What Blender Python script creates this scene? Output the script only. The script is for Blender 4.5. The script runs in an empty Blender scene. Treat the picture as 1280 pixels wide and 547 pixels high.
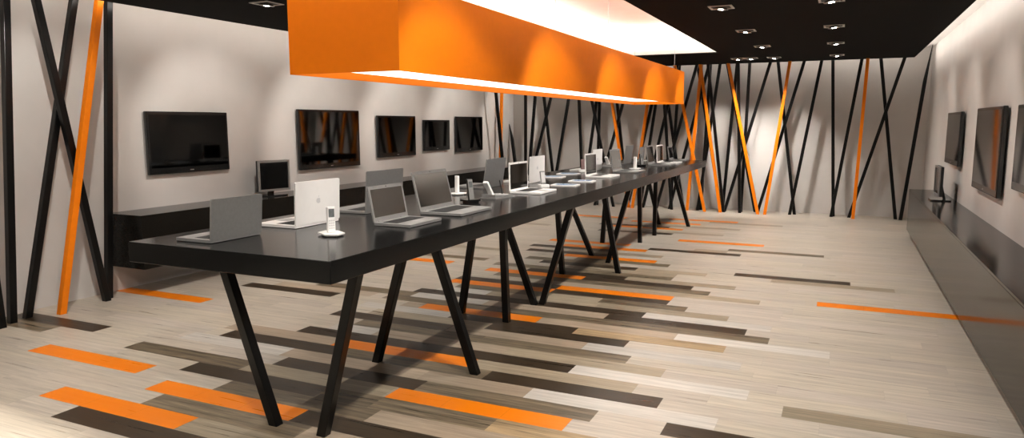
import bpy, bmesh, math, random
from mathutils import Vector, Matrix
random.seed(7)
scene = bpy.context.scene
COL = scene.collection
R = math.radians

# ------------------------------------------------------------------ materials
def mat(name, color=(.5,.5,.5), rough=.5, metal=0.0, spec=.5, coat=0.0, coat_rough=.05, noise=0.0, nscale=40, emit=None, estr=0.0, bump=0.0, rvar=0.0):
    m = bpy.data.materials.new(name); m.use_nodes = True
    nt = m.node_tree; b = nt.nodes['Principled BSDF']
    b.inputs['Base Color'].default_value = (*color, 1)
    b.inputs['Roughness'].default_value = rough
    b.inputs['Metallic'].default_value = metal
    b.inputs['Specular IOR Level'].default_value = spec
    b.inputs['Coat Weight'].default_value = coat
    b.inputs['Coat Roughness'].default_value = coat_rough
    if emit:
        b.inputs['Emission Color'].default_value = (*emit, 1)
        b.inputs['Emission Strength'].default_value = estr
    tc = nt.nodes.new('ShaderNodeTexCoord')
    n = nt.nodes.new('ShaderNodeTexNoise'); n.inputs['Scale'].default_value = nscale
    n.inputs['Detail'].default_value = 4
    nt.links.new(tc.outputs['Object'], n.inputs['Vector'])
    if noise:
        mx = nt.nodes.new('ShaderNodeMix'); mx.data_type = 'RGBA'; mx.blend_type = 'MULTIPLY'
        mx.inputs['Factor'].default_value = 1
        rp = nt.nodes.new('ShaderNodeMapRange'); rp.inputs['From Min'].default_value = .3; rp.inputs['From Max'].default_value = .7
        rp.inputs['To Min'].default_value = 1-noise; rp.inputs['To Max'].default_value = 1+noise
        nt.links.new(n.outputs['Fac'], rp.inputs['Value'])
        mx.inputs['A'].default_value = (*color, 1)
        nt.links.new(rp.outputs['Result'], mx.inputs['B'])
        nt.links.new(mx.outputs['Result'], b.inputs['Base Color'])
    if rvar:
        rr = nt.nodes.new('ShaderNodeMapRange'); rr.inputs['From Min'].default_value = .3; rr.inputs['From Max'].default_value = .7
        rr.inputs['To Min'].default_value = rough-rvar; rr.inputs['To Max'].default_value = rough+rvar
        nt.links.new(n.outputs['Fac'], rr.inputs['Value']); nt.links.new(rr.outputs['Result'], b.inputs['Roughness'])
    if bump:
        bp = nt.nodes.new('ShaderNodeBump'); bp.inputs['Strength'].default_value = bump; bp.inputs['Distance'].default_value = .002
        nt.links.new(n.outputs['Fac'], bp.inputs['Height']); nt.links.new(bp.outputs['Normal'], b.inputs['Normal'])
    return m

M = {}
M['wall'] = mat('wall_plaster', (.61,.582,.555), .85, noise=.03, nscale=3)
M['white_ceiling'] = mat('white_ceiling', (.8,.78,.75), .9, noise=.02, nscale=6)
M['black_ceiling'] = mat('black_ceiling', (.003,.0028,.0025), .9, noise=.15, nscale=60, spec=.12)
M['black_metal'] = mat('black_satin_metal', (.0035,.0035,.0035), .28, noise=.15, nscale=30, spec=.28)
M['orange_paint'] = mat('orange_paint', (.84,.215,.003), .42, noise=.03, nscale=25, spec=.25)
M['table_top'] = mat('black_table_laminate', (.008,.008,.0078), .17, noise=.25, nscale=500, spec=.20, rvar=.02)
M['counter'] = mat('dark_gloss_counter', (.010,.009,.0075), .14, noise=.15, nscale=90, spec=.13, rvar=.02)
M['pendant'] = mat('pendant_orange', (.82,.20,.003), .6, noise=.02, nscale=20, spec=.12)
M['diffuser'] = mat('lit_diffuser', (.9,.9,.88), .6, noise=.01, emit=(1,.95,.88), estr=2.0)
M['led'] = mat('led_cover', (.9,.9,.88), .6, noise=.01, emit=(1,.93,.84), estr=6.0)
M['silver'] = mat('silver_aluminium', (.33,.327,.32), .38, metal=.55, noise=.04, nscale=60)
M['dark_silver'] = mat('dark_silver_aluminium', (.27,.27,.265), .4, metal=.35, noise=.05, nscale=60)
M['white_shell'] = mat('white_shell', (.80,.78,.76), .35, noise=.015, nscale=20)
M['logo_grey'] = mat('pale_grey_emblem', (.58,.57,.57), .35, noise=.02)
M['screen'] = mat('glossy_screen', (.010,.010,.010), .05, noise=.1, nscale=8, spec=.9)
M['tv_screen'] = mat('glossy_tv_screen', (.13,.13,.127), .045, metal=1, noise=.03, nscale=8)
M['tv_left'] = mat('left_tv_screen', (.075,.075,.073), .045, metal=1, noise=.03, nscale=8)
M['tv_dark'] = mat('dark_tv_screen', (.035,.035,.034), .045, metal=1, noise=.03, nscale=8)
M['laptop_screen'] = mat('laptop_glass_screen', (.20,.20,.193), .06, metal=1, noise=.03, nscale=8)
M['black_gloss'] = mat('black_gloss_plastic', (.008,.008,.008), .12, noise=.1, nscale=20, spec=.7)
M['black_plastic'] = mat('black_plastic', (.015,.015,.015), .45, noise=.1, nscale=50)
M['keys'] = mat('dark_keys', (.03,.03,.03), .5, noise=.3, nscale=120)
M['trackpad'] = mat('trackpad', (.30,.295,.29), .35, noise=.03)
M['white_plastic'] = mat('white_plastic', (.85,.84,.82), .3, noise=.02)
M['grey_display'] = mat('grey_display', (.16,.17,.17), .2, noise=.2, nscale=60)
M['green_display'] = mat('green_display', (.12,.35,.28), .3, noise=.1, emit=(.1,.5,.4), estr=.15)
M['steel'] = mat('brushed_steel', (.55,.53,.50), .3, metal=.9, noise=.05, nscale=80)
M['frame_steel'] = mat('pale_steel_frame', (.75,.72,.68), .45, metal=.3, noise=.05, nscale=80)
M['lamp_glow'] = mat('lamp_glow', (1,1,1), .5, noise=.01, emit=(1,.96,.9), estr=40.0)
M['reflector'] = mat('lamp_reflector', (.75,.73,.7), .25, metal=.8, noise=.05)
M['red_dark'] = mat('dark_red_plastic', (.09,.02,.015), .35, noise=.1)
M['cable'] = mat('steel_cable', (.4,.4,.4), .4, metal=.7, noise=.05)

def tablet_mat():
    m = bpy.data.materials.new('tablet_display'); m.use_nodes = True
    nt = m.node_tree; b = nt.nodes['Principled BSDF']
    tc = nt.nodes.new('ShaderNodeTexCoord'); v = nt.nodes.new('ShaderNodeTexVoronoi'); v.inputs['Scale'].default_value = 22
    cr = nt.nodes.new('ShaderNodeValToRGB')
    cr.color_ramp.elements[0].color = (.05,.09,.2,1); cr.color_ramp.elements[1].color = (.65,.68,.7,1)
    e = cr.color_ramp.elements.new(.45); e.color = (.2,.33,.5,1)
    sp = nt.nodes.new('ShaderNodeSeparateColor')
    nt.links.new(tc.outputs['Object'], v.inputs['Vector']); nt.links.new(v.outputs['Color'], sp.inputs['Color'])
    nt.links.new(sp.outputs['Red'], cr.inputs['Fac'])
    nt.links.new(cr.outputs['Color'], b.inputs['Base Color']); nt.links.new(cr.outputs['Color'], b.inputs['Emission Color'])
    b.inputs['Emission Strength'].default_value = .45; b.inputs['Roughness'].default_value = .1
    return m
M['tablet_display'] = tablet_mat()

def floor_mat():
    m = bpy.data.materials.new('floor_planks'); m.use_nodes = True
    nt = m.node_tree; L = nt.links; b = nt.nodes['Principled BSDF']
    at = nt.nodes.new('ShaderNodeAttribute'); at.attribute_name = 'plank_color'
    a2 = nt.nodes.new('ShaderNodeAttribute'); a2.attribute_name = 'plank_seed'
    tc = nt.nodes.new('ShaderNodeTexCoord')
    mp = nt.nodes.new('ShaderNodeMapping'); mp.inputs['Scale'].default_value = (1.6, 34, 1)
    ad = nt.nodes.new('ShaderNodeVectorMath'); ad.operation = 'ADD'
    L.new(tc.outputs['Object'], mp.inputs['Vector']); L.new(mp.outputs['Vector'], ad.inputs[0]); L.new(a2.outputs['Color'], ad.inputs[1])
    n1 = nt.nodes.new('ShaderNodeTexNoise'); n1.inputs['Scale'].default_value = 1.0; n1.inputs['Detail'].default_value = 8; n1.inputs['Roughness'].default_value = .62; n1.inputs['Distortion'].default_value = .6
    L.new(ad.outputs['Vector'], n1.inputs['Vector'])
    mp2 = nt.nodes.new('ShaderNodeMapping'); mp2.inputs['Scale'].default_value = (9, 260, 1)
    L.new(tc.outputs['Object'], mp2.inputs['Vector'])
    n2 = nt.nodes.new('ShaderNodeTexNoise'); n2.inputs['Scale'].default_value = 1.0; n2.inputs['Detail'].default_value = 3
    L.new(mp2.outputs['Vector'], n2.inputs['Vector'])
    # grain strength sits in the alpha-like blue channel of the seed attribute scaled 0..1 -> use second attribute
    a3 = nt.nodes.new('ShaderNodeAttribute'); a3.attribute_name = 'grain'
    r1 = nt.nodes.new('ShaderNodeMapRange'); r1.inputs['From Min'].default_value = .32; r1.inputs['From Max'].default_value = .68; r1.inputs['To Min'].default_value = -.60; r1.inputs['To Max'].default_value = .42
    L.new(n1.outputs['Fac'], r1.inputs['Value'])
    r2 = nt.nodes.new('ShaderNodeMapRange'); r2.inputs['From Min'].default_value = .3; r2.inputs['From Max'].default_value = .7; r2.inputs['To Min'].default_value = -.22; r2.inputs['To Max'].default_value = .22
    L.new(n2.outputs['Fac'], r2.inputs['Value'])
    s = nt.nodes.new('ShaderNodeMath'); s.operation = 'ADD'; L.new(r1.outputs['Result'], s.inputs[0]); L.new(r2.outputs['Result'], s.inputs[1])
    k = nt.nodes.new('ShaderNodeMath'); k.operation = 'MULTIPLY'; L.new(s.outputs[0], k.inputs[0]); L.new(a3.outputs['Fac'], k.inputs[1])
    k1 = nt.nodes.new('ShaderNodeMath'); k1.operation = 'ADD'; k1.inputs[1].default_value = 1; L.new(k.outputs[0], k1.inputs[0])
    mul = nt.nodes.new('ShaderNodeVectorMath'); mul.operation = 'SCALE'
    L.new(at.outputs['Color'], mul.inputs[0]); L.new(k1.outputs[0], mul.inputs['Scale'])
    L.new(mul.outputs['Vector'], b.inputs['Base Color'])
    rr = nt.nodes.new('ShaderNodeMapRange'); rr.inputs['From Min'].default_value = .3; rr.inputs['From Max'].default_value = .7; rr.inputs['To Min'].default_value = .26; rr.inputs['To Max'].default_value = .40
    L.new(n1.outputs['Fac'], rr.inputs['Value']); L.new(rr.outputs['Result'], b.inputs['Roughness'])
    b.inputs['Specular IOR Level'].default_value = .24
    bp = nt.nodes.new('ShaderNodeBump'); bp.inputs['Strength'].default_value = .02; bp.inputs['Distance'].default_value = .002
    L.new(n2.outputs['Fac'], bp.inputs['Height']); L.new(bp.outputs['Normal'], b.inputs['Normal'])
    return m
M['floor'] = floor_mat()

# ------------------------------------------------------------------ mesh helpers
class MB:
    def __init__(s): s.bm = bmesh.new()
    def box(s, x0, x1, y0, y1, z0, z1, bevel=0, seg=2, mtx=None, edges=None):
        vs = [s.bm.verts.new((x, y, z)) for x in (x0, x1) for y in (y0, y1) for z in (z0, z1)]
        F = [(0,1,3,2),(4,6,7,5),(0,4,5,1),(2,3,7,6),(0,2,6,4),(1,5,7,3)]
        fs = [s.bm.faces.new([vs[i] for i in f]) for f in F]
        if bevel:
            es = set(e for f in fs for e in f.edges)
            if edges:
                ax = 'xyz'.index(edges)
                es = [e for e in es if abs((e.verts[0].co-e.verts[1].co)[ax]) > 1e-6]
            r = bmesh.ops.bevel(s.bm, geom=list(es), offset=bevel, segments=seg, affect='EDGES', profile=.5)
            vs = list(set(v for f in r['faces'] for v in f.verts) | set(v for v in vs if v.is_valid))
        if mtx is not None:
            for v in vs: v.co = mtx @ v.co
        return s
    def beam(s, p0, p1, w, d, bevel=0.0):
        p0 = Vector(p0); p1 = Vector(p1); dz = p1.z-p0.z
        sx = math.hypot(dz, p1.x-p0.x)/abs(dz); sy = math.hypot(dz, p1.y-p0.y)/abs(dz)
        hx = w/2*sx; hy = d/2*sy
        q = [(-hx,-hy),(hx,-hy),(hx,hy),(-hx,hy)]
        a = [s.bm.verts.new((p0.x+x, p0.y+y, p0.z)) for x, y in q]
        c = [s.bm.verts.new((p1.x+x, p1.y+y, p1.z)) for x, y in q]
        fs = [s.bm.faces.new(a[::-1]), s.bm.faces.new(c)]
        for i in range(4): fs.append(s.bm.faces.new((a[i], a[(i+1)%4], c[(i+1)%4], c[i])))
        if bevel:
            es = [e for f in fs for e in f.edges if abs((e.verts[0].co-e.verts[1].co).z) > 1e-3]
            bmesh.ops.bevel(s.bm, geom=list(set(es)), offset=bevel, segments=2, affect='EDGES', profile=.5)
        return s
    def spike(s, p0, p1, w, frac, tipoff=(0, 0)):
        p0 = Vector(p0); p1 = Vector(p1); pm = p0.lerp(p1, frac); h = w/2; t = .004
        rows = [[(p.x+ox+x*k, p.y+oy+y*k, p.z) for x, y in ((-1,-1),(1,-1),(1,1),(-1,1))] for p, k, ox, oy in ((p0, h, 0, 0), (pm, h, 0, 0), (p1, t, tipoff[0], tipoff[1]))]
        v = [[s.bm.verts.new(q) for q in r_] for r_ in rows]
        s.bm.faces.new(v[0][::-1]); s.bm.faces.new(v[2])
        for a, b in ((0, 1), (1, 2)):
            for i in range(4): s.bm.faces.new((v[a][i], v[a][(i+1)%4], v[b][(i+1)%4], v[b][i]))
        return s
    def prism(s, pts, z0, z1, mtx=None):
        a = [s.bm.verts.new((x, y, z0)) for x, y in pts]; c = [s.bm.verts.new((x, y, z1)) for x, y in pts]
        s.bm.faces.new(a[::-1]); s.bm.faces.new(c)
        n = len(pts)
        for i in range(n): s.bm.faces.new((a[i], a[(i+1)%n], c[(i+1)%n], c[i]))
        if mtx is not None:
            for v in a+c: v.co = mtx @ v.co
        return s
    def cyl(s, c, r, h, n=24, r2=None, mtx=None):
        r2 = r if r2 is None else r2
        a = [s.bm.verts.new((c[0]+r*math.cos(t*2*math.pi/n), c[1]+r*math.sin(t*2*math.pi/n), c[2])) for t in range(n)]
        b = [s.bm.verts.new((c[0]+r2*math.cos(t*2*math.pi/n), c[1]+r2*math.sin(t*2*math.pi/n), c[2]+h)) for t in range(n)]
        s.bm.faces.new(a[::-1]); s.bm.faces.new(b)
        for i in range(n): s.bm.faces.new((a[i], a[(i+1)%n], b[(i+1)%n], b[i]))
        if mtx is not None:
            for v in a+b: v.co = mtx @ v.co
        return s
    def build(s, name, m, parent=None, loc=(0,0,0), rot=(0,0,0), smooth=False):
        bmesh.ops.recalc_face_normals(s.bm, faces=s.bm.faces)
        me = bpy.data.meshes.new(name); s.bm.to_mesh(me); s.bm.free()
        me.materials.append(M[m] if isinstance(m, str) else m)
        if smooth:
            for p in me.polygons: p.use_smooth = True
        o = bpy.data.objects.new(name, me); COL.objects.link(o)
        o.location = loc; o.rotation_euler = rot
        if parent: o.parent = parent
        return o

def empty(name, label, cat, loc=(0,0,0), rotz=0, group=None):
    o = bpy.data.objects.new(name, None); COL.objects.link(o); o.empty_display_size = .1
    o.location = loc; o.rotation_euler = (0, 0, rotz); tag(o, label, cat, group); return o
def tag(o, label, cat, group=None):
    o['label'] = label; o['category'] = cat
    if group: o['group'] = group
    return o
def struct(o): o['kind'] = 'structure'; return o
def copy_tree(o, parent=None):
    c = o.copy(); COL.objects.link(c); c.parent = parent
    for ch in list(o.children): copy_tree(ch, c)
    return c

# ------------------------------------------------------------------ the room
XL, XR, YB, YN = -5.924, 1.19, 12.9, -2.2
ZU, ZC = 2.66, 2.48           # white upper ceiling, black dropped ceiling
struct(MB().box(XL-.1, XL, YN-.1, YB+.1, 0, 3.1).build('wall_left', 'wall'))
struct(MB().box(XR, XR+.1, YN-.1, YB+.1, 0, 3.1).build('wall_right', 'wall'))
struct(MB().box(XL, XR, YB, YB+.1, 0, 3.1).build('wall_back', 'wall'))
wx0, wx1, wz0, wz1 = -5.3, -3.1, .3, 2.3  # unseen window opening, added so the sun makes a bright floor patch
f = MB()
f.box(XL, wx0, YN-.1, YN, 0, 3.1); f.box(wx1, XR, YN-.1, YN, 0, 3.1); f.box(wx0, wx1, YN-.1, YN, 0, wz0); f.box(wx0, wx1, YN-.1, YN, wz1, 3.1)
struct(f.build('wall_front', 'wall'))
f = MB()
f.box(wx0, wx0+.05, YN-.08, YN-.02, wz0, wz1); f.box(wx1-.05, wx1, YN-.08, YN-.02, wz0, wz1)
f.box(wx0+.05, wx1-.05, YN-.08, YN-.02, wz0, wz0+.05); f.box(wx0+.05, wx1-.05, YN-.08, YN-.02, wz1-.05, wz1)
struct(f.build('added_window_1', 'black_metal'))  # frame of the added opening behind the camera
sn = bpy.data.lights.new('sun', 'SUN'); sn.energy = 9; sn.angle = R(1.2); sn.color = (1, .93, .82)
so = bpy.data.objects.new('sun', sn); COL.objects.link(so)
so.rotation_euler = Vector((-.12, 4.38, -2.25)).to_track_quat('-Z', 'Y').to_euler()
# white upper ceiling with the deep lit recess above the pendant
OX0, OX1, OY0, OY1 = -3.315, -1.655, 0.9, 10.5
g = .16
ZR = 2.86
c = MB()
c.box(XL, OX0-g-.03, YN, YB, ZU, ZU+.06); c.box(OX1+g+.03, XR, YN, YB, ZU, ZU+.06)
c.box(OX0-g-.03, OX1+g+.03, YN, OY0-g-.03, ZU, ZU+.06); c.box(OX0-g-.03, OX1+g+.03, OY1+g+.03, YB, ZU, ZU+.06)
c.box(OX0-g-.03, OX1+g+.03, OY0-g-.03, OY1+g+.03, ZR, ZR+.05)
c.box(OX0-g-.03, OX0-g, OY0-g, OY1+g, ZC+.013, ZR); c.box(OX1+g, OX1+g+.03, OY0-g, OY1+g, ZC+.013, ZR)
c.box(OX0-g, OX1+g, OY0-g-.03, OY0-g, ZC+.013, ZR); c.box(OX0-g, OX1+g, OY1+g, OY1+g+.03, ZC+.013, ZR)
struct(c.build('ceiling', 'white_ceiling'))
CX0, CX1, CY1 = -5.45, .92, 12.51
c = MB()
c.box(CX0, OX0, YN, CY1, ZC, ZC+.012); c.box(OX1, CX1, YN, CY1, ZC, ZC+.012)
c.box(OX0, OX1, YN, OY0, ZC, ZC+.012); c.box(OX0, OX1, OY1, CY1, ZC, ZC+.012)
struct(c.build('trim_1', 'black_ceiling'))

# floor: one mesh, a face per plank
W, Y0 = .1569, 3.138
COLR = {'O':(.82,.215,.004), 'D':(.050,.034,.020), 'M':(.18,.140,.092), 'T':(.34,.28,.20), 'P':(.385,.305,.225), 'B':(.34,.245,.14), 'W':(.54,.505,.455)}
ROWS = {
-6:'D -3.65 -2.6', -5:'O -4.0 -2.94;T -2.94 -1.9', -4:'M -3.38 -2.33;P -2.33 -1.28', -3:'O -3.55 -2.49;D -2.49 -1.43',
-2:'M -3.19 -2.14;P -2.14 -1.09;O -4.88 -3.83', -1:'D -3.64 -2.59;M -2.59 -2.23;M -2.23 -1.53;B -1.53 -.99',
0:'M -5.9 -5.24;M -4.35 -3.31;T -3.31 -2.25;O -2.23 -1.18', 1:'D -5.9 -4.89;D -3.19 -2.14;M -2.14 -1.09;D -.73 .32',
2:'W -4.2 -3.28;P -3.28 -2.22;P -2.22 -1.53;W -1.53 -.5', 3:'D -3.98 -2.94;M -2.94 -1.87;D -1.87 -.82', 4:'P -4.1 -3.11;O -3.11 -2.05;T -2.05 -1.0;T -.21 .84;B .84 1.2',
5:'D -3.55 -2.5;D -2.5 -1.44;W -1.44 -.4', 6:'W -3.4 -3.0;P -3.0 -1.96;T -1.96 -.91', 7:'O -6 -4.87;M -3.29 -2.23;M -2.23 -1.17',
8:'D -3.63 -2.57;P -2.57 -1.52;W -1.52 -.5', 9:'T -3.38 -2.33;D -2.33 -1.27', 10:'W -3.6 -2.73;D -2.73 -1.70;B -1.70 -.64', 11:'D -5.05 -4.0;O -3.1 -2.05;P -2.05 -1.0;W -1.0 0',
12:'P -4.8 -3.7;M -3.57 -2.5;M -2.5 -1.44;M -1.44 -.39', 13:'M -4.43 -3.38;W -3.38 -2.67;P -2.67 -1.61;D -1.61 -.56', 14:'D -3.45 -2.4;D -2.4 -1.35;W -1.35 -.4',
15:'W -3.3 -2.8;T -2.8 -1.78;T -1.78 -.73', 16:'M -3.2 -2.27;T -2.27 -1.81;M -1.81 -1.08', 17:'O -3.37 -2.31;D -2.31 -1.26', 18:'D -3.37 -2.31;O -2.31 -1.26',
19:'P -2.6 -1.6;T -1.6 -.56', 20:'M -3.11 -2.05;M -2.05 -1.0;O -.12 1.2', 21:'O -3.29 -2.23;D -2.23 -1.18', 22:'O -4.86 -3.8;D -2.9 -1.85;T -1.85 -.82',
23:'M -3.35 -2.3;M -2.3 -1.43', 24:'M -4.58 -3.53;T -2.5 -1.43', 25:'D -2.94 -1.87;T -1.87 -1.16;T -.55 .5', 26:'M -3.18 -2.12;D -.91 .14', 27:'M -2.65 -1.6',
28:'O -2.84 -1.78;T -4.5 -3.5', 29:'D -3.37 -2.31', 30:'T -2.9 -1.78', 31:'D -3.46 -2.4', 32:'O -3.09 -2.04', 33:'D -2.05 -.99', 34:'O -3.39 -2.33;T -1.54 -1.16',
35:'M -1.17 -.12', 38:'O -1.86 -.81', 41:'D -3.09 -2.04', 42:'T -4.5 -3.9;T -2.45 -1.39', 44:'O -3.04 -1.99', 45:'D -3.27 -2.22', 46:'T -2.68 -1.25', 48:'O -2.91 -1.86',
49:'T -3.77 -3.0', 50:'O -4.12 -3.07;T -1.78 -.73', 51:'O -2.43 -1.38'}
fb = bmesh.new()
lc = fb.loops.layers.float_color.new('plank_color'); ls = fb.loops.layers.float_color.new('plank_seed')
gl = fb.loops.layers.float_color.new('grain')
def plank(x0, x1, y0, y1, code):
    if x1-x0 < .005: return
    if code == 'L':
        v = random.uniform(.93, 1.05); cc = (.50*v, .443*v, .370*v*random.uniform(.97,1.03)); gr = .38
    else:
        v = 1 if code == 'O' else random.uniform(.88, 1.14); cc = tuple(q*v for q in COLR[code]); gr = {'O':.0,'D':.8,'M':1.2,'T':.55,'P':.45,'B':.8,'W':.35}[code]
    seed = (random.uniform(0,50), random.uniform(0,50), 0)
    nseg = [x0, x1]
    if code == 'O': nseg = [x0+k*.3517 for k in range(int((x1-x0)/.3517)+1) if x0+k*.3517 < x1-.01]+[x1]
    for a, b_ in zip(nseg[:-1], nseg[1:]):
        gap = .0013 if code == 'O' else .0006
        for (p, q, dark) in ((a, b_-gap, False), (b_-gap, b_, True)):
            f = fb.faces.new([fb.verts.new(t) for t in ((p,y0,0),(q,y0,0),(q,y1,0),(p,y1,0))])
            for l in f.loops:
                l[lc] = (*( [w_*.55 for w_ in cc] if dark else cc), 1); l[ls] = (*seed, 1); l[gl] = (gr,gr,gr,1)
k = int((YN-Y0)/W)-1
while Y0+k*W < YB:
    y0, y1 = max(YN, Y0+k*W), min(YB, Y0+(k+1)*W)
    items = []
    for t in ROWS.get(k, '').split(';'):
        if t: q, a, b_ = t.split(); items.append((max(XL, float(a)), min(XR, float(b_)), q))
    items.sort()
    x = XL; out = []
    def fill(a, b_):
        dense = (-6 <= k <= 19)
        xx = a
        while xx < b_-1e-4:
            ln = min(random.choice([1.055, 1.055, .70, 1.055]) if xx > a else random.uniform(.35, 1.055), b_-xx)
            code = 'L'
            mid = xx+ln/2
            if dense and -3.35 < mid < -1.75 and (b_-a) < 1.6: code = random.choice('MTPPT')
            out.append((xx, xx+ln, code)); xx += ln
    for a, b_, q in items:
        if a > x: fill(x, a)
        out.append((a, b_, q)); x = max(x, b_)
    if x < XR: fill(x, XR)
    for a, b_, q in out: plank(a, b_, y0, y1-.0009, q)
    f = fb.faces.new([fb.verts.new(t) for t in ((XL,y1-.0009,0),(XR,y1-.0009,0),(XR,y1,0),(XL,y1,0))])
    for l in f.loops: l[lc] = (.2,.175,.145,1); l[ls] = (0,0,0,1); l[gl] = (0,0,0,1)
    k += 1
me = bpy.data.meshes.new('floor'); fb.to_mesh(me); fb.free(); me.materials.append(M['floor'])
fl = bpy.data.objects.new('floor', me); COL.objects.link(fl); struct(fl)
sl = MB().box(XL-.1, XR+.1, YN-.1, YB+.1, -.12, -.002).build('floor', 'wall'); struct(sl)

# ------------------------------------------------------------------ bars on back wall (foot x, top x, y, top z)
BARS = [('K', 0.886, 1.129, 12.55, 2.66), ('K', 0.822, 0.448, 12.62, 2.66), ('K', 0.157, 0.837, 12.55, 2.66), ('O', 0.215, 0.286, 12.4, 2.48), ('K', -0.103, 0.228, 12.55, 2.66), ('K', -0.072, -0.216, 12.62, 2.66), ('K', -0.731, -0.342, 12.55, 2.66), ('K', -0.659, -1.05, 12.62, 2.66), ('K', -1.239, -0.579, 12.55, 2.66), ('O', -1.107, -0.829, 12.4, 2.48), ('K', -1.776, -1.093, 12.55, 2.66), ('K', -1.514, -1.464, 12.62, 2.66), ('K', -1.513, -1.632, 12.47, 2.48), ('O', -1.216, -1.782, 12.4, 2.48), ('K', -1.288, -1.876, 12.69, 2.66), ('K', -1.821, -1.658, 12.62, 2.66), ('K', -2.23, -1.914, 12.55, 2.66), ('O', -1.822, -2.237, 12.4, 2.48), ('K', -2.187, -2.099, 12.62, 2.66), ('K', -1.779, -2.121, 12.47, 2.48), ('K', -2.954, -2.275, 12.55, 2.66), ('K', -2.721, -2.072, 12.55, 2.66), ('K', -1.855, -2.365, 12.69, 2.66), ('O', -2.396, -2.23, 12.47, 2.48), ('O', -2.083, -2.665, 12.4, 2.48), ('K', -2.719, -2.623, 12.62, 2.66), ('K', -2.664, -2.902, 12.47, 2.48), ('K', -2.508, -2.96, 12.69, 2.66), ('K', -3.197, -2.608, 12.55, 2.66), ('K', -3.27, -2.917, 12.62, 2.66), ('K', -3.48, -2.894, 12.55, 2.66), ('O', -3.352, -3.038, 12.4, 2.48), ('K', -4.101, -3.386, 12.55, 2.66), ('O', -3.435, -3.896, 12.47, 2.48), ('K', -3.488, -3.833, 12.62, 2.66), ('K', -4.083, -4.051, 12.62, 2.66), ('K', -4.342, -3.995, 12.55, 2.66), ('K', -3.72, -4.29, 12.47, 2.48), ('K', -4.355, -4.496, 12.62, 2.66), ('K', -4.97, -4.513, 12.55, 2.66), ('K', -5.512, -4.806, 12.55, 2.66), ('K', -4.891, -5.244, 12.62, 2.66), ('K', -5.442, -5.231, 12.47, 2.48), ('K', -5.532, -5.534, 12.62, 2.66)]
ORD = ['', 'second', 'third', 'fourth', 'fifth', 'sixth', 'seventh', 'eighth', 'ninth', 'tenth', 'eleventh', 'twelfth', 'thirteenth', 'fourteenth', 'fifteenth', 'sixteenth', 'seventeenth', 'eighteenth', 'nineteenth', 'twentieth'] + ['twenty-'+q for q in ('first','second','third','fourth','fifth','sixth','seventh','eighth','ninth')] + ['thirtieth'] + ['thirty-'+q for q in ('first','second','third','fourth','fifth','sixth')]
for colr in 'KO':
    sub = sorted([b for b in BARS if b[0] == colr], key=lambda b: -b[1])
    for i, (c_, xf, xt, y, zt) in enumerate(sub):
        o = (MB().spike((xf, y, 0), (xt, y, zt), .05, .80, (.02, 0)) if xt > 1 else MB().beam((xf, y, 0), (xt, y, zt), .048, .048, .004)).build('slanted_bar', 'black_metal' if c_ == 'K' else 'orange_paint')
        d = xt-xf
        lean = 'upright' if abs(d) < .16 else ('leaning right' if d > 0 else 'leaning left')
        word = 'black' if c_ == 'K' else 'orange'
        tag(o, '%s bar %s on the far wall, foot %s %s one from the right' % (word, lean, ORD[i] if i else 'first', word), 'bar', '%s bars along the far wall' % word)
# bar whose tip meets the left wall, and two more in front of the left wall
o = MB().spike((-5.50, 12.30, 0), (-5.895, 12.70, 1.49), .052, .80, (-.02, 0)).build('slanted_bar', 'black_metal')
tag(o, 'short black bar whose pointed tip rests on the left wall near the far corner', 'bar', 'bars by the far left corner')
o = MB().beam((-5.68, 12.07, 0), (-5.68, 11.5, ZU), .048, .048, .004).build('slanted_bar', 'black_metal')
tag(o, 'black bar by the left wall next to the farthest wall television', 'bar', 'bars by the far left corner')
o = MB().beam((-5.78, 11.962, 0), (-5.78, 12.117, ZU), .048, .048, .004).build('slanted_bar', 'orange_paint')
tag(o, 'orange upright bar by the left wall behind a black one near the far corner', 'bar', 'bars by the far left corner')
# near-left bars
NEAR = [('K', -5.61, 3.084, 2.982, 'black bar at the left edge of the photo with only its foot showing'),
        ('K', -5.68, 3.201, 3.384, 'thick upright black bar leftmost of the whole bars by the near left wall'),
        ('K', -5.66, 3.963, 3.548, 'black bar crossing in front of another and passing behind the near orange one'),
        ('K', -5.73, 3.344, 3.968, 'black bar slanting right behind its crossing partner by the near left wall'),
        ('O', -5.59, 3.524, 4.084, 'orange slanted bar in front of the black ones by the near left wall'),
        ('K', -5.73, 4.03, 4.245, 'upright black bar standing beside the near end of the left wall shelf')]
for c_, x, yf, yt, lab in NEAR:
    o = MB().beam((x, yf, 0), (x, yt, ZU), .052, .052, .004).build('slanted_bar', 'black_metal' if c_ == 'K' else 'orange_paint')
    tag(o, lab, 'bar', 'bars by the near left wall')

# ------------------------------------------------------------------ long table
TX0, TX1, TY0, TY1, TZ = -3.155, -1.918, 2.34, 11.38, .93
tb = empty('long_table', 'long black table on slanted legs down the middle of the room', 'table', (-2.537, 6.86, 0))
MB().box(TX0+2.537, TX1+2.537, TY0-6.86, TY1-6.86, .83, TZ, .003, 1).build('tabletop', 'table_top', tb)
LEGS = [(-2.517,-2.82,2.61),(-2.22,-1.99,2.613),(-2.619,-2.37,3.62),(-1.945,-2.24,3.68),(-2.70,-2.56,4.88),(-2.257,-2.29,4.79),(-2.268,-2.59,5.36),(-2.215,-1.965,5.40),
        (-2.491,-2.56,6.607),(-1.99,-2.16,6.877),(-2.246,-2.02,7.358),(-2.54,-2.92,7.695),(-2.702,-2.65,8.596),(-2.266,-2.29,8.792),(-2.24,-2.24,9.449),(-1.985,-2.24,10.48),(-2.433,-2.66,10.55)]
for xf, xt, y in LEGS:
    MB().beam((xf+2.537, y-6.86, 0), (xt+2.537, y-6.86, .83), .050, .050, .004).build('leg', 'black_metal', tb)

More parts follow.
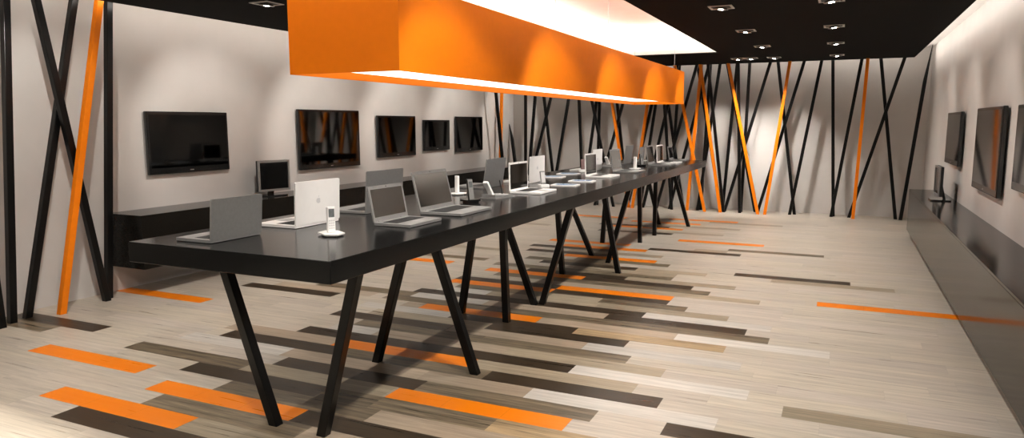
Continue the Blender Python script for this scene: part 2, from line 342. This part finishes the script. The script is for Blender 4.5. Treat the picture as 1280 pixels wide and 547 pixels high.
# ------------------------------------------------------------------ pendant
PX0, PX1, PY0, PY1, PZ0, PZ1 = -2.846, -2.115, 3.187, 10.5, 1.775, 2.233
px, py = (PX0+PX1)/2, (PY0+PY1)/2
pd = empty('pendant_lamp', 'long orange box pendant lamp glowing underneath, hanging over the table', 'lamp', (px, py, PZ0))
hx, hy, hz, t = (PX1-PX0)/2, (PY1-PY0)/2, PZ1-PZ0, .012
s = MB()
s.box(-hx, -hx+t, -hy, hy, 0, hz); s.box(hx-t, hx, -hy, hy, 0, hz)
s.box(-hx+t, hx-t, -hy, -hy+t, 0, hz); s.box(-hx+t, hx-t, hy-t, hy, 0, hz); s.box(-hx+t, hx-t, -hy+t, hy-t, hz-.02, hz-.005)
s.build('lamp_shade', 'pendant', pd)
MB().box(-hx+t, hx-t, -hy+t, hy-t, .045, .055).build('diffuser', 'diffuser', pd)
for cx in (-.285, .285):
    for cy in (3.6, 5.35, 7.07, 10.2):
        MB().cyl((cx, cy-py, hz-.005), .0022, ZR-PZ1+.004, 8).build('cable', 'cable', pd)

# ------------------------------------------------------------------ wall shelves
sh = empty('wall_shelf', 'long floating black box shelf on the left wall below the televisions', 'shelf', (-5.695, 7.97, .24))
MB().box(-.229, .227, -3.77, 3.77, 0, .475, .002, 1).build('shelf_body', 'counter', sh)
ct = empty('wall_counter', 'long low glossy dark counter along the right wall', 'counter', (1.0125, 4.3, .1))
MB().box(-.1775, .1775, -6.4, 6.4, 0, .536-.02, .001, 1).build('counter_body', 'counter', ct)
MB().box(-.1785, .1775, -6.402, 6.4, .518, .536, .001, 1).build('counter_top', 'counter', ct)

# ------------------------------------------------------------------ televisions
def television(y0, y1, z0, z1, side, label, group, scr='tv_screen'):
    w, h = (y1-y0), (z1-z0)
    xw = XL if side == 'L' else XR
    t = empty('television', label, 'television', (xw, (y0+y1)/2, (z0+z1)/2), 0 if side == 'L' else math.pi, group)
    MB().box(.02, .055, -w/2, w/2, -h/2, h/2, .008, 3).build('frame', 'black_gloss', t)
    MB().box(.0545, .0565, -w/2+.028, w/2-.028, -h/2+.06, h/2-.028).build('screen', scr if side == 'R' or scr == 'tv_dark' else 'tv_left', t)
    MB().box(.0545, .0572, -.022, .022, -h/2+.024, -h/2+.031).build('brand_mark', 'steel', t)
    MB().box(0, .02, -w*.25, w*.25, -h*.2, h*.2).build('wall_bracket', 'black_plastic', t)
gL = 'televisions on the left wall'; gR = 'televisions on the right wall'
television(4.63, 5.60, 1.026, 1.62, 'L', 'black wall television nearest on the left wall, above the shelf start', gL, 'tv_dark')
television(6.68, 7.86, .95, 1.674, 'L', 'largest black television on the left wall, reflecting orange bars, beside silver monitor', gL)
television(8.28, 9.25, 1.03, 1.615, 'L', 'black television third along the left wall, between a large and a small one', gL)
television(9.49, 10.285, 1.08, 1.56, 'L', 'smallest black television on the left wall, fourth along', gL)
television(10.51, 11.47, 1.03, 1.62, 'L', 'black television farthest along the left wall near the bars', gL)
television(8.99, 10.06, 1.03, 1.62, 'R', 'farthest black television on the right wall, above the counter monitor', gR)
television(6.76, 7.97, .90, 1.635, 'R', 'large black television on the right wall with a bright orange reflection', gR)
television(5.00, 6.24, 1.02, 1.63, 'R', 'black television cut off by the right edge of the photo', gR)

# ------------------------------------------------------------------ monitors
def monitor(x, y, z, rz, w, h, label, silver=True):
    t = empty('computer_monitor', label, 'monitor', (x, y, z), rz)
    s = MB().box(-.10, .10, -.13, .13, 0, .014, .012, 3, edges='z'); s.build('stand_base', 'black_gloss', t)
    m = Matrix.Translation((-.045, 0, .01)) @ Matrix.Rotation(R(14), 4, 'Y')
    MB().box(-.012, .012, -.035, .035, 0, .20, .004, 2, mtx=m).build('stand_neck', 'black_gloss', t)
    MB().box(.0, .03, -w/2, w/2, .055, .055+h, .006, 2).build('back_shell', 'black_plastic', t)
    f = MB(); b = .022
    f.box(.03, .046, -w/2, w/2, .055, .055+b); f.box(.03, .046, -w/2, w/2, .055+h-b, .055+h)
    f.box(.03, .046, -w/2, -w/2+b, .055+b, .055+h-b); f.box(.03, .046, w/2-b, w/2, .055+b, .055+h-b)
    f.build('bezel', 'silver', t)
    MB().box(.03, .038, -w/2+b, w/2-b, .055+b, .055+h-b).build('screen', 'screen', t)
monitor(-5.70, 6.03, .715, R(-12), .40, .335, 'silver framed square computer monitor on the left wall shelf')
monitor(1.03, 9.28, .636, R(180), .42, .33, 'silver framed computer monitor on the right wall counter')

# ------------------------------------------------------------------ laptops
def apple_pts(s):
    P = []
    for a in range(0, 360, 12):
        r = .5+.05*math.cos(R(2*a))*1
        x, y = r*math.cos(R(a))*.95, r*math.sin(R(a))
        if a == 84 or a == 96 or a == 90: y -= .07
        dx, dy = x-.62, y-.05
        dd = math.hypot(dx, dy)
        if dd < .24: x, y = .62+dx/dd*.24, .05+dy/dd*.24
        P.append((x*s, y*s))
    return P
def laptop(x, y, w, ln, lean, row, style, label, yaw=0):
    # local: hinge along Y at origin, keyboard towards +X, screen side of the lid faces +X
    rz = 0 if row == 'R' else math.pi
    t = empty('laptop', label, 'laptop', (x, y, TZ), rz+yaw, 'laptops on the long table')
    shell = {'silver':'silver', 'grey':'dark_silver', 'white':'white_shell'}[style]
    d = ln*1.12
    MB().box(-.012, d, -w/2, w/2, .003, .018, .010, 3, edges='z').build('base', shell, t)
    kb = MB().box(.03, d*.56, -w/2+.03, w/2-.03, .018, .0188)
    kbo = kb.build('keyboard', 'keys', t)
    km = MB()
    nr, nc = 5, 13
    for i in range(nr):
        for j in range(nc):
            a = .033+(d*.56-.036)*i/nr; b = -w/2+.034+(w-.068)*j/nc
            km.box(a, a+(d*.56-.036)/nr*.82, b, b+(w-.068)/nc*.82, .0186, .0202)
    km.build('keys', 'black_plastic', kbo)
    MB().box(d*.62, d*.94, -w*.14, w*.14, .018, .0186).build('trackpad', 'trackpad', t)
    m = Matrix.Translation((-.006, 0, .016)) @ Matrix.Rotation(R(-lean), 4, 'Y')
    lid = MB().box(-.009, 0, -w/2, w/2, 0, ln, .009, 3, edges='x', mtx=m).build('lid', shell, t)
    b = .012 if style == 'white' else .016
    MB().box(-.001, .0008, -w/2+b, w/2-b, .028 if style != 'white' else .016, ln-b-.004, mtx=m).build('screen', 'laptop_screen', lid)
    MB().box(-.0005, .0012, -.004, .004, ln-.012, ln-.006, mtx=m).build('webcam', 'black_plastic', lid)
    for sgn in (-1, 1):
        mm = Matrix.Translation((-.008, sgn*w*.32, .017)) @ Matrix.Rotation(R(90), 4, 'X')
        MB().cyl((0, 0, -.02), .0065, .04, 12, mtx=mm).build('hinge', 'dark_silver' if style != 'white' else 'white_shell', t)
    if style == 'white':
        mm = m @ Matrix.Translation((-.0092, 0, ln*.52)) @ Matrix(((0,0,-1,0),(-1,0,0,0),(0,1,0,0),(0,0,0,1)))
        lg = MB().prism(apple_pts(.034), 0, .0006, mtx=mm)
        leaf = [(.02,.60),(.04,.76),(.17,.86),(.19,.74),(.12,.64)]
        lg.prism([(a*.034, b_*.034) for a, b_ in leaf], 0, .0006, mtx=mm)
        lg.build('logo', 'logo_grey', lid)
LAP = [(-2.735,2.454,.33,.200,5,'L','grey','grey laptop nearest the front end of the table, seen from behind'),
 (-2.70,3.002,.375,.240,2,'L','white','white laptop near the front of the table, its lid back with fruit emblem'),
 (-2.735,3.684,.41,.258,4,'L','silver','grey laptop seen from behind, partly hidden by a smaller open silver one'),
 (-2.365,3.287,.345,.207,11,'R','silver','small open silver laptop nearest on the right-hand side of the table'),
 (-2.40,3.831,.43,.258,14,'R','silver','large open silver laptop second along the right-hand side of the table'),
 (-2.86,5.567,.39,.250,9,'L','silver','grey laptop seen from behind, just behind the silver desk telephone'),
 (-2.455,5.296,.37,.235,1.5,'R','white','white laptop with a dark screen beside the small phone on white dock'),
 (-2.71,6.247,.37,.240,1,'L','white','white laptop seen from behind, next to the flat tablets'),
 (-2.455,7.21,.365,.235,2,'R','white','white laptop with dark screen just past the flat tablets'),
 (-2.70,8.106,.36,.246,2,'L','white','white laptop seen from behind, farthest of the white backs'),
 (-2.415,8.068,.39,.254,9,'R','silver','open grey laptop leaning back, just before the far white dock'),
 (-2.785,9.751,.39,.248,8,'L','silver','grey laptop back, left one of the far pair behind the white dock'),
 (-2.69,10.20,.27,.213,5,'L','grey','small dark grey laptop back among the far group'),
 (-2.38,9.604,.37,.255,8,'R','silver','dark-screened silver laptop in the far group beside the black cordless phone'),
 (-2.385,10.148,.37,.246,3,'R','white','white laptop with black screen in the far group'),
 (-2.39,11.012-.05,.30,.205,9,'R','grey','small grey laptop farthest along, at the end of the table')]
for x, y, w, ln, lean, row, style, lab in LAP:
    laptop(x, y+w/2, w, ln, lean, row, style, lab)

# ------------------------------------------------------------------ tablets
def tablet(x, y, rz, label):
    t = empty('tablet', label, 'tablet', (x, y, TZ), rz, 'flat tablets lying on the long table')
    MB().box(-.12, .12, -.093, .093, .0, .010, .008, 3, edges='z').build('body', 'white_shell', t)
    MB().box(-.095, .095, -.074, .074, .0095, .0108).build('display', 'tablet_display', t)
    MB().cyl((.107, 0, .0095), .006, .0015, 12).build('button', 'logo_grey', t)
tablet(-2.315, 6.20, R(4), 'white tablet lying flat, nearest of the two at the right table edge')
tablet(-2.325, 6.70, R(4), 'white tablet lying flat, farther of the two at the right table edge')
tablet(-2.80, 7.12, R(4), 'white tablet lying flat on the left half, directly beside the white laptop back')
tablet(-2.80, 7.60, R(4), 'white tablet lying flat on the left half, farthest from the camera')

# ------------------------------------------------------------------ phones and docks
def dock(x, y, rz, h, display, label):
    t = empty('docked_phone', label, 'phone', (x, y, TZ), rz, 'white phones standing on square docks')
    s = MB(); r = .088
    sq = lambda k: [(k*r, 0), (k*r*.55, k*r*.62), (-k*r*.55, k*r*.62), (-k*r, 0), (-k*r*.55, -k*r*.62), (k*r*.55, -k*r*.62)]
    s.prism(sq(.72), 0, .008); s.prism(sq(1), .008, .015); s.build('dock', 'white_plastic', t)
    MB().box(-.011, .011, -.021, .021, .014, h, .005, 3).build('handset', 'white_plastic', t)
    if display:
        MB().box(.0105, .0118, -.015, .015, h-.055, h-.012).build('display', 'grey_display', t)
        k = MB()
        for i in range(4):
            for j in range(3): k.box(.0105, .0118, -.014+j*.0105, -.014+j*.0105+.007, .035+i*.013, .035+i*.013+.007)
        k.build('keypad', 'logo_grey', t)
dock(-2.374, 2.915, R(-30), .150, True, 'white phone with grey display on a white dock nearest the camera')
dock(-2.809, 5.03, R(60), .155, False, 'slim white phone upright on a white dock, left of the black cordless phone')
dock(-2.343, 8.76, R(60), .155, False, 'slim white phone on a white dock in front of the far laptops')
dock(-2.75, 10.70, R(60), .15, False, 'farthest slim white phone on a dock, half hidden behind the black cordless phone')

def cradle_phone(x, y, rz, label, h=.155, face='silver', base='black_gloss', disp='grey_display', group='cordless phones in cradles'):
    t = empty('cordless_phone', label, 'phone', (x, y, TZ), rz, group)
    s = MB()
    s.prism([(-.035,-.045),(.035,-.045),(.048,.0),(.035,.05),(-.035,.05),(-.048,0)], 0, .012)
    s.prism([(-.045,-.06),(.045,-.06),(.055,.0),(.042,.06),(-.042,.06),(-.055,0)], .012, .026); s.build('cradle', base, t)
    m = Matrix.Translation((0, .01, .02)) @ Matrix.Rotation(R(-10), 4, 'Y')
    MB().box(-.014, .004, -.024, .024, 0, h, .006, 3, mtx=m).build('handset', 'black_gloss' if base == 'black_gloss' else base, t)
    MB().box(.0035, .0085, -.021, .021, .004, h-.006, .002, 2, mtx=m).build('face_plate', face, t)
    MB().box(.008, .0095, -.015, .015, h*.58, h*.86, mtx=m).build('display', disp, t)
cradle_phone(-2.437, 4.56, R(-25), 'black and silver cordless phone in a boat-shaped cradle beside the large silver laptop')
cradle_phone(-2.43, 9.41, R(-25), 'far black cordless phone in its cradle just past the white dock', .15)
def small_phone(x, y, rz, label, disp, body):
    t = empty('mobile_phone', label, 'phone', (x, y, TZ), rz)
    MB().box(-.035, .035, -.045, .045, 0, .032, .006, 2).build('dock', 'white_plastic', t)
    m = Matrix.Translation((0, 0, .028)) @ Matrix.Rotation(R(-14), 4, 'Y')
    MB().box(-.008, .008, -.024, .024, 0, .125, .005, 3, mtx=m).build('handset', body, t)
    MB().box(.0075, .0092, -.018, .018, .02, .112, mtx=m).build('display', disp, t)
small_phone(-2.405, 5.885, R(-40), 'small phone with a pale lit screen on a white dock by the tablets', 'logo_grey', 'dark_silver')
small_phone(-2.77, 8.01, R(-60), 'dark red phone standing on a small white block past the tablets', 'red_dark', 'red_dark')

def desk_phone(x, y, rz, label):
    t = empty('desk_telephone', label, 'telephone', (x, y, TZ), rz, 'silver desk telephones with pen')
    s = MB()
    def wedge(y0, y1, xw, z0, za, zb):
        a = [s.bm.verts.new(v) for v in ((-xw,y0,z0),(xw,y0,z0),(xw,y1,z0),(-xw,y1,z0),(-xw,y0,za),(xw,y0,za),(xw,y1,zb),(-xw,y1,zb))]
        for f in ((3,2,1,0),(4,5,6,7),(0,1,5,4),(1,2,6,5),(2,3,7,6),(3,0,4,7)): s.bm.faces.new([a[i] for i in f])
    wedge(-.12, .14, .075, 0, .010, .008); wedge(-.11, .13, .062, .012, .032, .016)
    s.build('base', 'silver', t)
    k = MB()
    for i in range(4):
        for j in range(3):
            yy = -.02+i*.033; xx = -.045+j*.032
            zz = .033-(yy+.11)*.0667
            k.box(xx, xx+.024, yy, yy+.022, zz-.006, zz+.0025)
    k.build('keypad', 'logo_grey', t)
    m = Matrix.Translation((0, -.07, .026)) @ Matrix.Rotation(R(38), 4, 'X')
    h = MB().box(-.022, .022, -.011, .011, 0, .135, .006, 3, mtx=m).build('handset', 'white_plastic', t)
    MB().box(-.019, .019, .0105, .013, .085, .118, mtx=m).build('display', 'green_display', h)
    MB().box(-.02, .02, .0105, .0125, .010, .075, mtx=m).build('handset_keys', 'silver', h)
    m2 = Matrix.Translation((.02, .05, .016)) @ Matrix.Rotation(R(18), 4, 'X')
    MB().cyl((0,0,0), .005, .125, 10, .004, mtx=m2).build('antenna', 'black_plastic', t)
desk_phone(-2.42, 4.96, R(-8), 'silver desk telephone with raised handset and thin black antenna, before the white laptop')
desk_phone(-2.80, 9.22, R(-8), 'silver desk telephone with thin antenna, behind the far white laptop')

# ------------------------------------------------------------------ downlights
def downlight_root(label, loc, tiltx, tilty):
    t = empty('downlight', label, 'downlight', loc, 0, 'square recessed ceiling spotlights')
    f = MB(); a, b = .098, .078
    f.box(-a, a, -a, -b, -.006, .0); f.box(-a, a, b, a, -.006, .0); f.box(-a, -b, -b, b, -.006, .0); f.box(b, a, -b, b, -.006, .0)
    f.build('frame', 'frame_steel', t)
    MB().box(-b, b, -b, b, -.003, -.0005).build('housing', 'black_plastic', t)
    m = Matrix.Translation((0, 0, -.004)) @ Matrix.Rotation(tiltx, 4, 'X') @ Matrix.Rotation(tilty, 4, 'Y')
    MB().cyl((0, 0, -.016), .062, .012, 28, .050, mtx=m).build('reflector', 'reflector', t, smooth=False)
    MB().cyl((0, 0, -.0175), .022, .002, 20, mtx=m).build('bulb', 'lamp_glow', t)
    return t
def spot(parent, loc, target, power, size, blend, radius=.02, col=(1,.90,.80)):
    l = bpy.data.lights.new('spot_beam', 'SPOT'); l.energy = power; l.spot_size = R(size); l.spot_blend = blend
    l.shadow_soft_size = radius; l.color = col
    o = bpy.data.objects.new('spot_beam', l); COL.objects.link(o); o.parent = parent
    o.location = loc
    d = Vector(target)
    o.rotation_euler = d.to_track_quat('-Z', 'Y').to_euler()
YS = [1.33, 3.03, 4.73, 6.43, 8.14, 9.84, 11.57]
nth = ['nearest', 'second', 'third', 'fourth', 'fifth', 'sixth', 'farthest']
WC = (1, .945, .88)
for i, y in enumerate(YS):
    t = downlight_root('square silver downlight, %s in the row along the pendant right side' % nth[i], (-1.0, y, ZC), 0, R(6))
    spot(t, (-.03, 0, -.05), (-1.1, .72, -1.05) if i < 6 else (.05, .66, -1.0), 84 if i < 6 else 90, 62 if i < 6 else 68, .6, .012, WC)
    spot(t, (-.10, 0, -.05), (-.1, .1, -1), 100, 112, .7, .012, WC)
    t = downlight_root('square silver downlight, %s in the row close to the right wall' % nth[i], (-.14, y, ZC), 0, R(-6))
    spot(t, (0, 0, -.05), (1.3, .72 if i < 6 else .1, -1.1), 42 if i < 6 else 20, 62, .7, .02, WC)
    spot(t, (0, 0, -.05), (.15, 0, -1), 60, 108, 1.0, .03, WC)
    if y > 0:
        t = downlight_root('square silver downlight, %s in the row between pendant and left wall' % nth[i], (-4.35, y-.1 if i < 6 else y, ZC), 0, R(6))
        spot(t, (0.03, 0, -.05), (-1.45, .72, -1.05), 85, 62, .7, .02, WC)
        spot(t, (0.1, 0, -.05), (.1, .1, -1), 85, 112, .7, .012, WC)
for x, w_ in ((-1.52, 'left'), (-1.33, 'right')):
    t = downlight_root('square silver downlight, %s one of the close pair beyond the lit recess' % w_, (x, 11.55, ZC), R(-6), 0)
    spot(t, (0, 0, -.05), (-.25, .66, -1), 75, 68, .6, .012, WC)

# ------------------------------------------------------------------ cove lighting
def area(name, loc, sx, sy, power, direction, col=(1,.92,.84), spread=180):
    l = bpy.data.lights.new(name, 'AREA'); l.shape = 'RECTANGLE'; l.size = sx; l.size_y = sy; l.energy = power; l.color = col
    l.spread = R(spread)
    o = bpy.data.objects.new(name, l); COL.objects.link(o); o.location = loc
    o.rotation_euler = Vector(direction).to_track_quat('-Z', 'Y').to_euler()
    return o
def strip(name, x0, x1, y0, y1, z, label):
    o = MB().box(x0, x1, y0, y1, z, z+.012).build(name, 'led'); tag(o, label, 'light strip'); return o
strip('led_strip', CX0+.04, CX0+.06, YN+.1, CY1-.05, ZC+.014, 'hidden light strip above the black ceiling edge by the left wall')
strip('led_strip', CX1-.06, CX1-.04, YN+.1, CY1-.05, ZC+.014, 'hidden light strip above the black ceiling edge by the right wall')
strip('led_strip', CX0+.1, CX1-.1, CY1-.06, CY1-.04, ZC+.014, 'hidden light strip above the black ceiling edge by the far wall')
ym = (YN+CY1)/2; yl = CY1-YN
def area_line(loc, length, power, direction, along):
    l = bpy.data.lights.new('cove_light', 'AREA'); l.shape = 'RECTANGLE'; l.size = length if along == 'X' else .03; l.size_y = .03 if along == 'X' else length
    l.energy = power; l.color = (1,.92,.85)
    o = bpy.data.objects.new('cove_light', l); COL.objects.link(o); o.location = loc
    d = Vector(direction).normalized()
    # build a basis: -Z = direction, local Y along world Y (or local X along world X)
    z = -d
    if along == 'Y': y = Vector((0,1,0)); x = y.cross(z).normalized()
    else: x = Vector((1,0,0)); y = z.cross(x).normalized()
    o.rotation_euler = Matrix((x, y, z)).transposed().to_euler()
    return o
area_line((CX0-.02, ym, ZC+.06), yl, 26, (-1, 0, -.1), 'Y')
area_line((CX1+.02, ym, ZC+.06), yl, 26, (1, 0, -.1), 'Y')
area_line(((CX0+CX1)/2, CY1+.02, ZC+.06), CX1-CX0, 9, (0, 1, -.1), 'X')
# recess perimeter
area_line((OX0-.05, (OY0+OY1)/2, ZC+.05), OY1-OY0, 60, (.3, 0, 1), 'Y')
area_line((OX1+.05, (OY0+OY1)/2, ZC+.05), OY1-OY0, 60, (-.3, 0, 1), 'Y')
area_line(((OX0+OX1)/2, OY1+.05, ZC+.05), OX1-OX0, 16, (0, -.3, 1), 'X')
area_line(((OX0+OX1)/2, OY0-.05, ZC+.05), OX1-OX0, 12, (0, .3, 1), 'X')

# ------------------------------------------------------------------ world, camera
w = bpy.data.worlds.new('World'); scene.world = w; w.use_nodes = True
w.node_tree.nodes['Background'].inputs['Color'].default_value = (.9, .85, .8, 1)
w.node_tree.nodes['Background'].inputs['Strength'].default_value = .2

F_PX, YAW, PITCH, ROLL = 890.597, -.432344, -.13297, -.00163
cam = bpy.data.cameras.new('camera'); cam.sensor_fit = 'HORIZONTAL'; cam.sensor_width = 36; cam.lens = 36*F_PX/1280
co = bpy.data.objects.new('camera', cam); COL.objects.link(co); scene.camera = co
cy, sy, cp, sp = math.cos(YAW), math.sin(YAW), math.cos(PITCH), math.sin(PITCH)
fw = Vector((sy*cp, cy*cp, sp)); r = Vector((cy, -sy, 0)); u = r.cross(fw)
c_, s_ = math.cos(ROLL), math.sin(ROLL)
r2 = c_*r+s_*u; u2 = -s_*r+c_*u
mw = Matrix((r2, u2, -fw)).transposed().to_4x4(); mw.translation = (0, 0, 1.5)
co.matrix_world = mw
cam.clip_start = .05
scene.view_settings.view_transform = 'Standard'
scene.view_settings.look = 'None'
scene.view_settings.exposure = .03
scene.view_settings.gamma = .97
scene.cycles.max_bounces = 8
scene.cycles.use_denoising = True
scene.cycles.use_adaptive_sampling = False
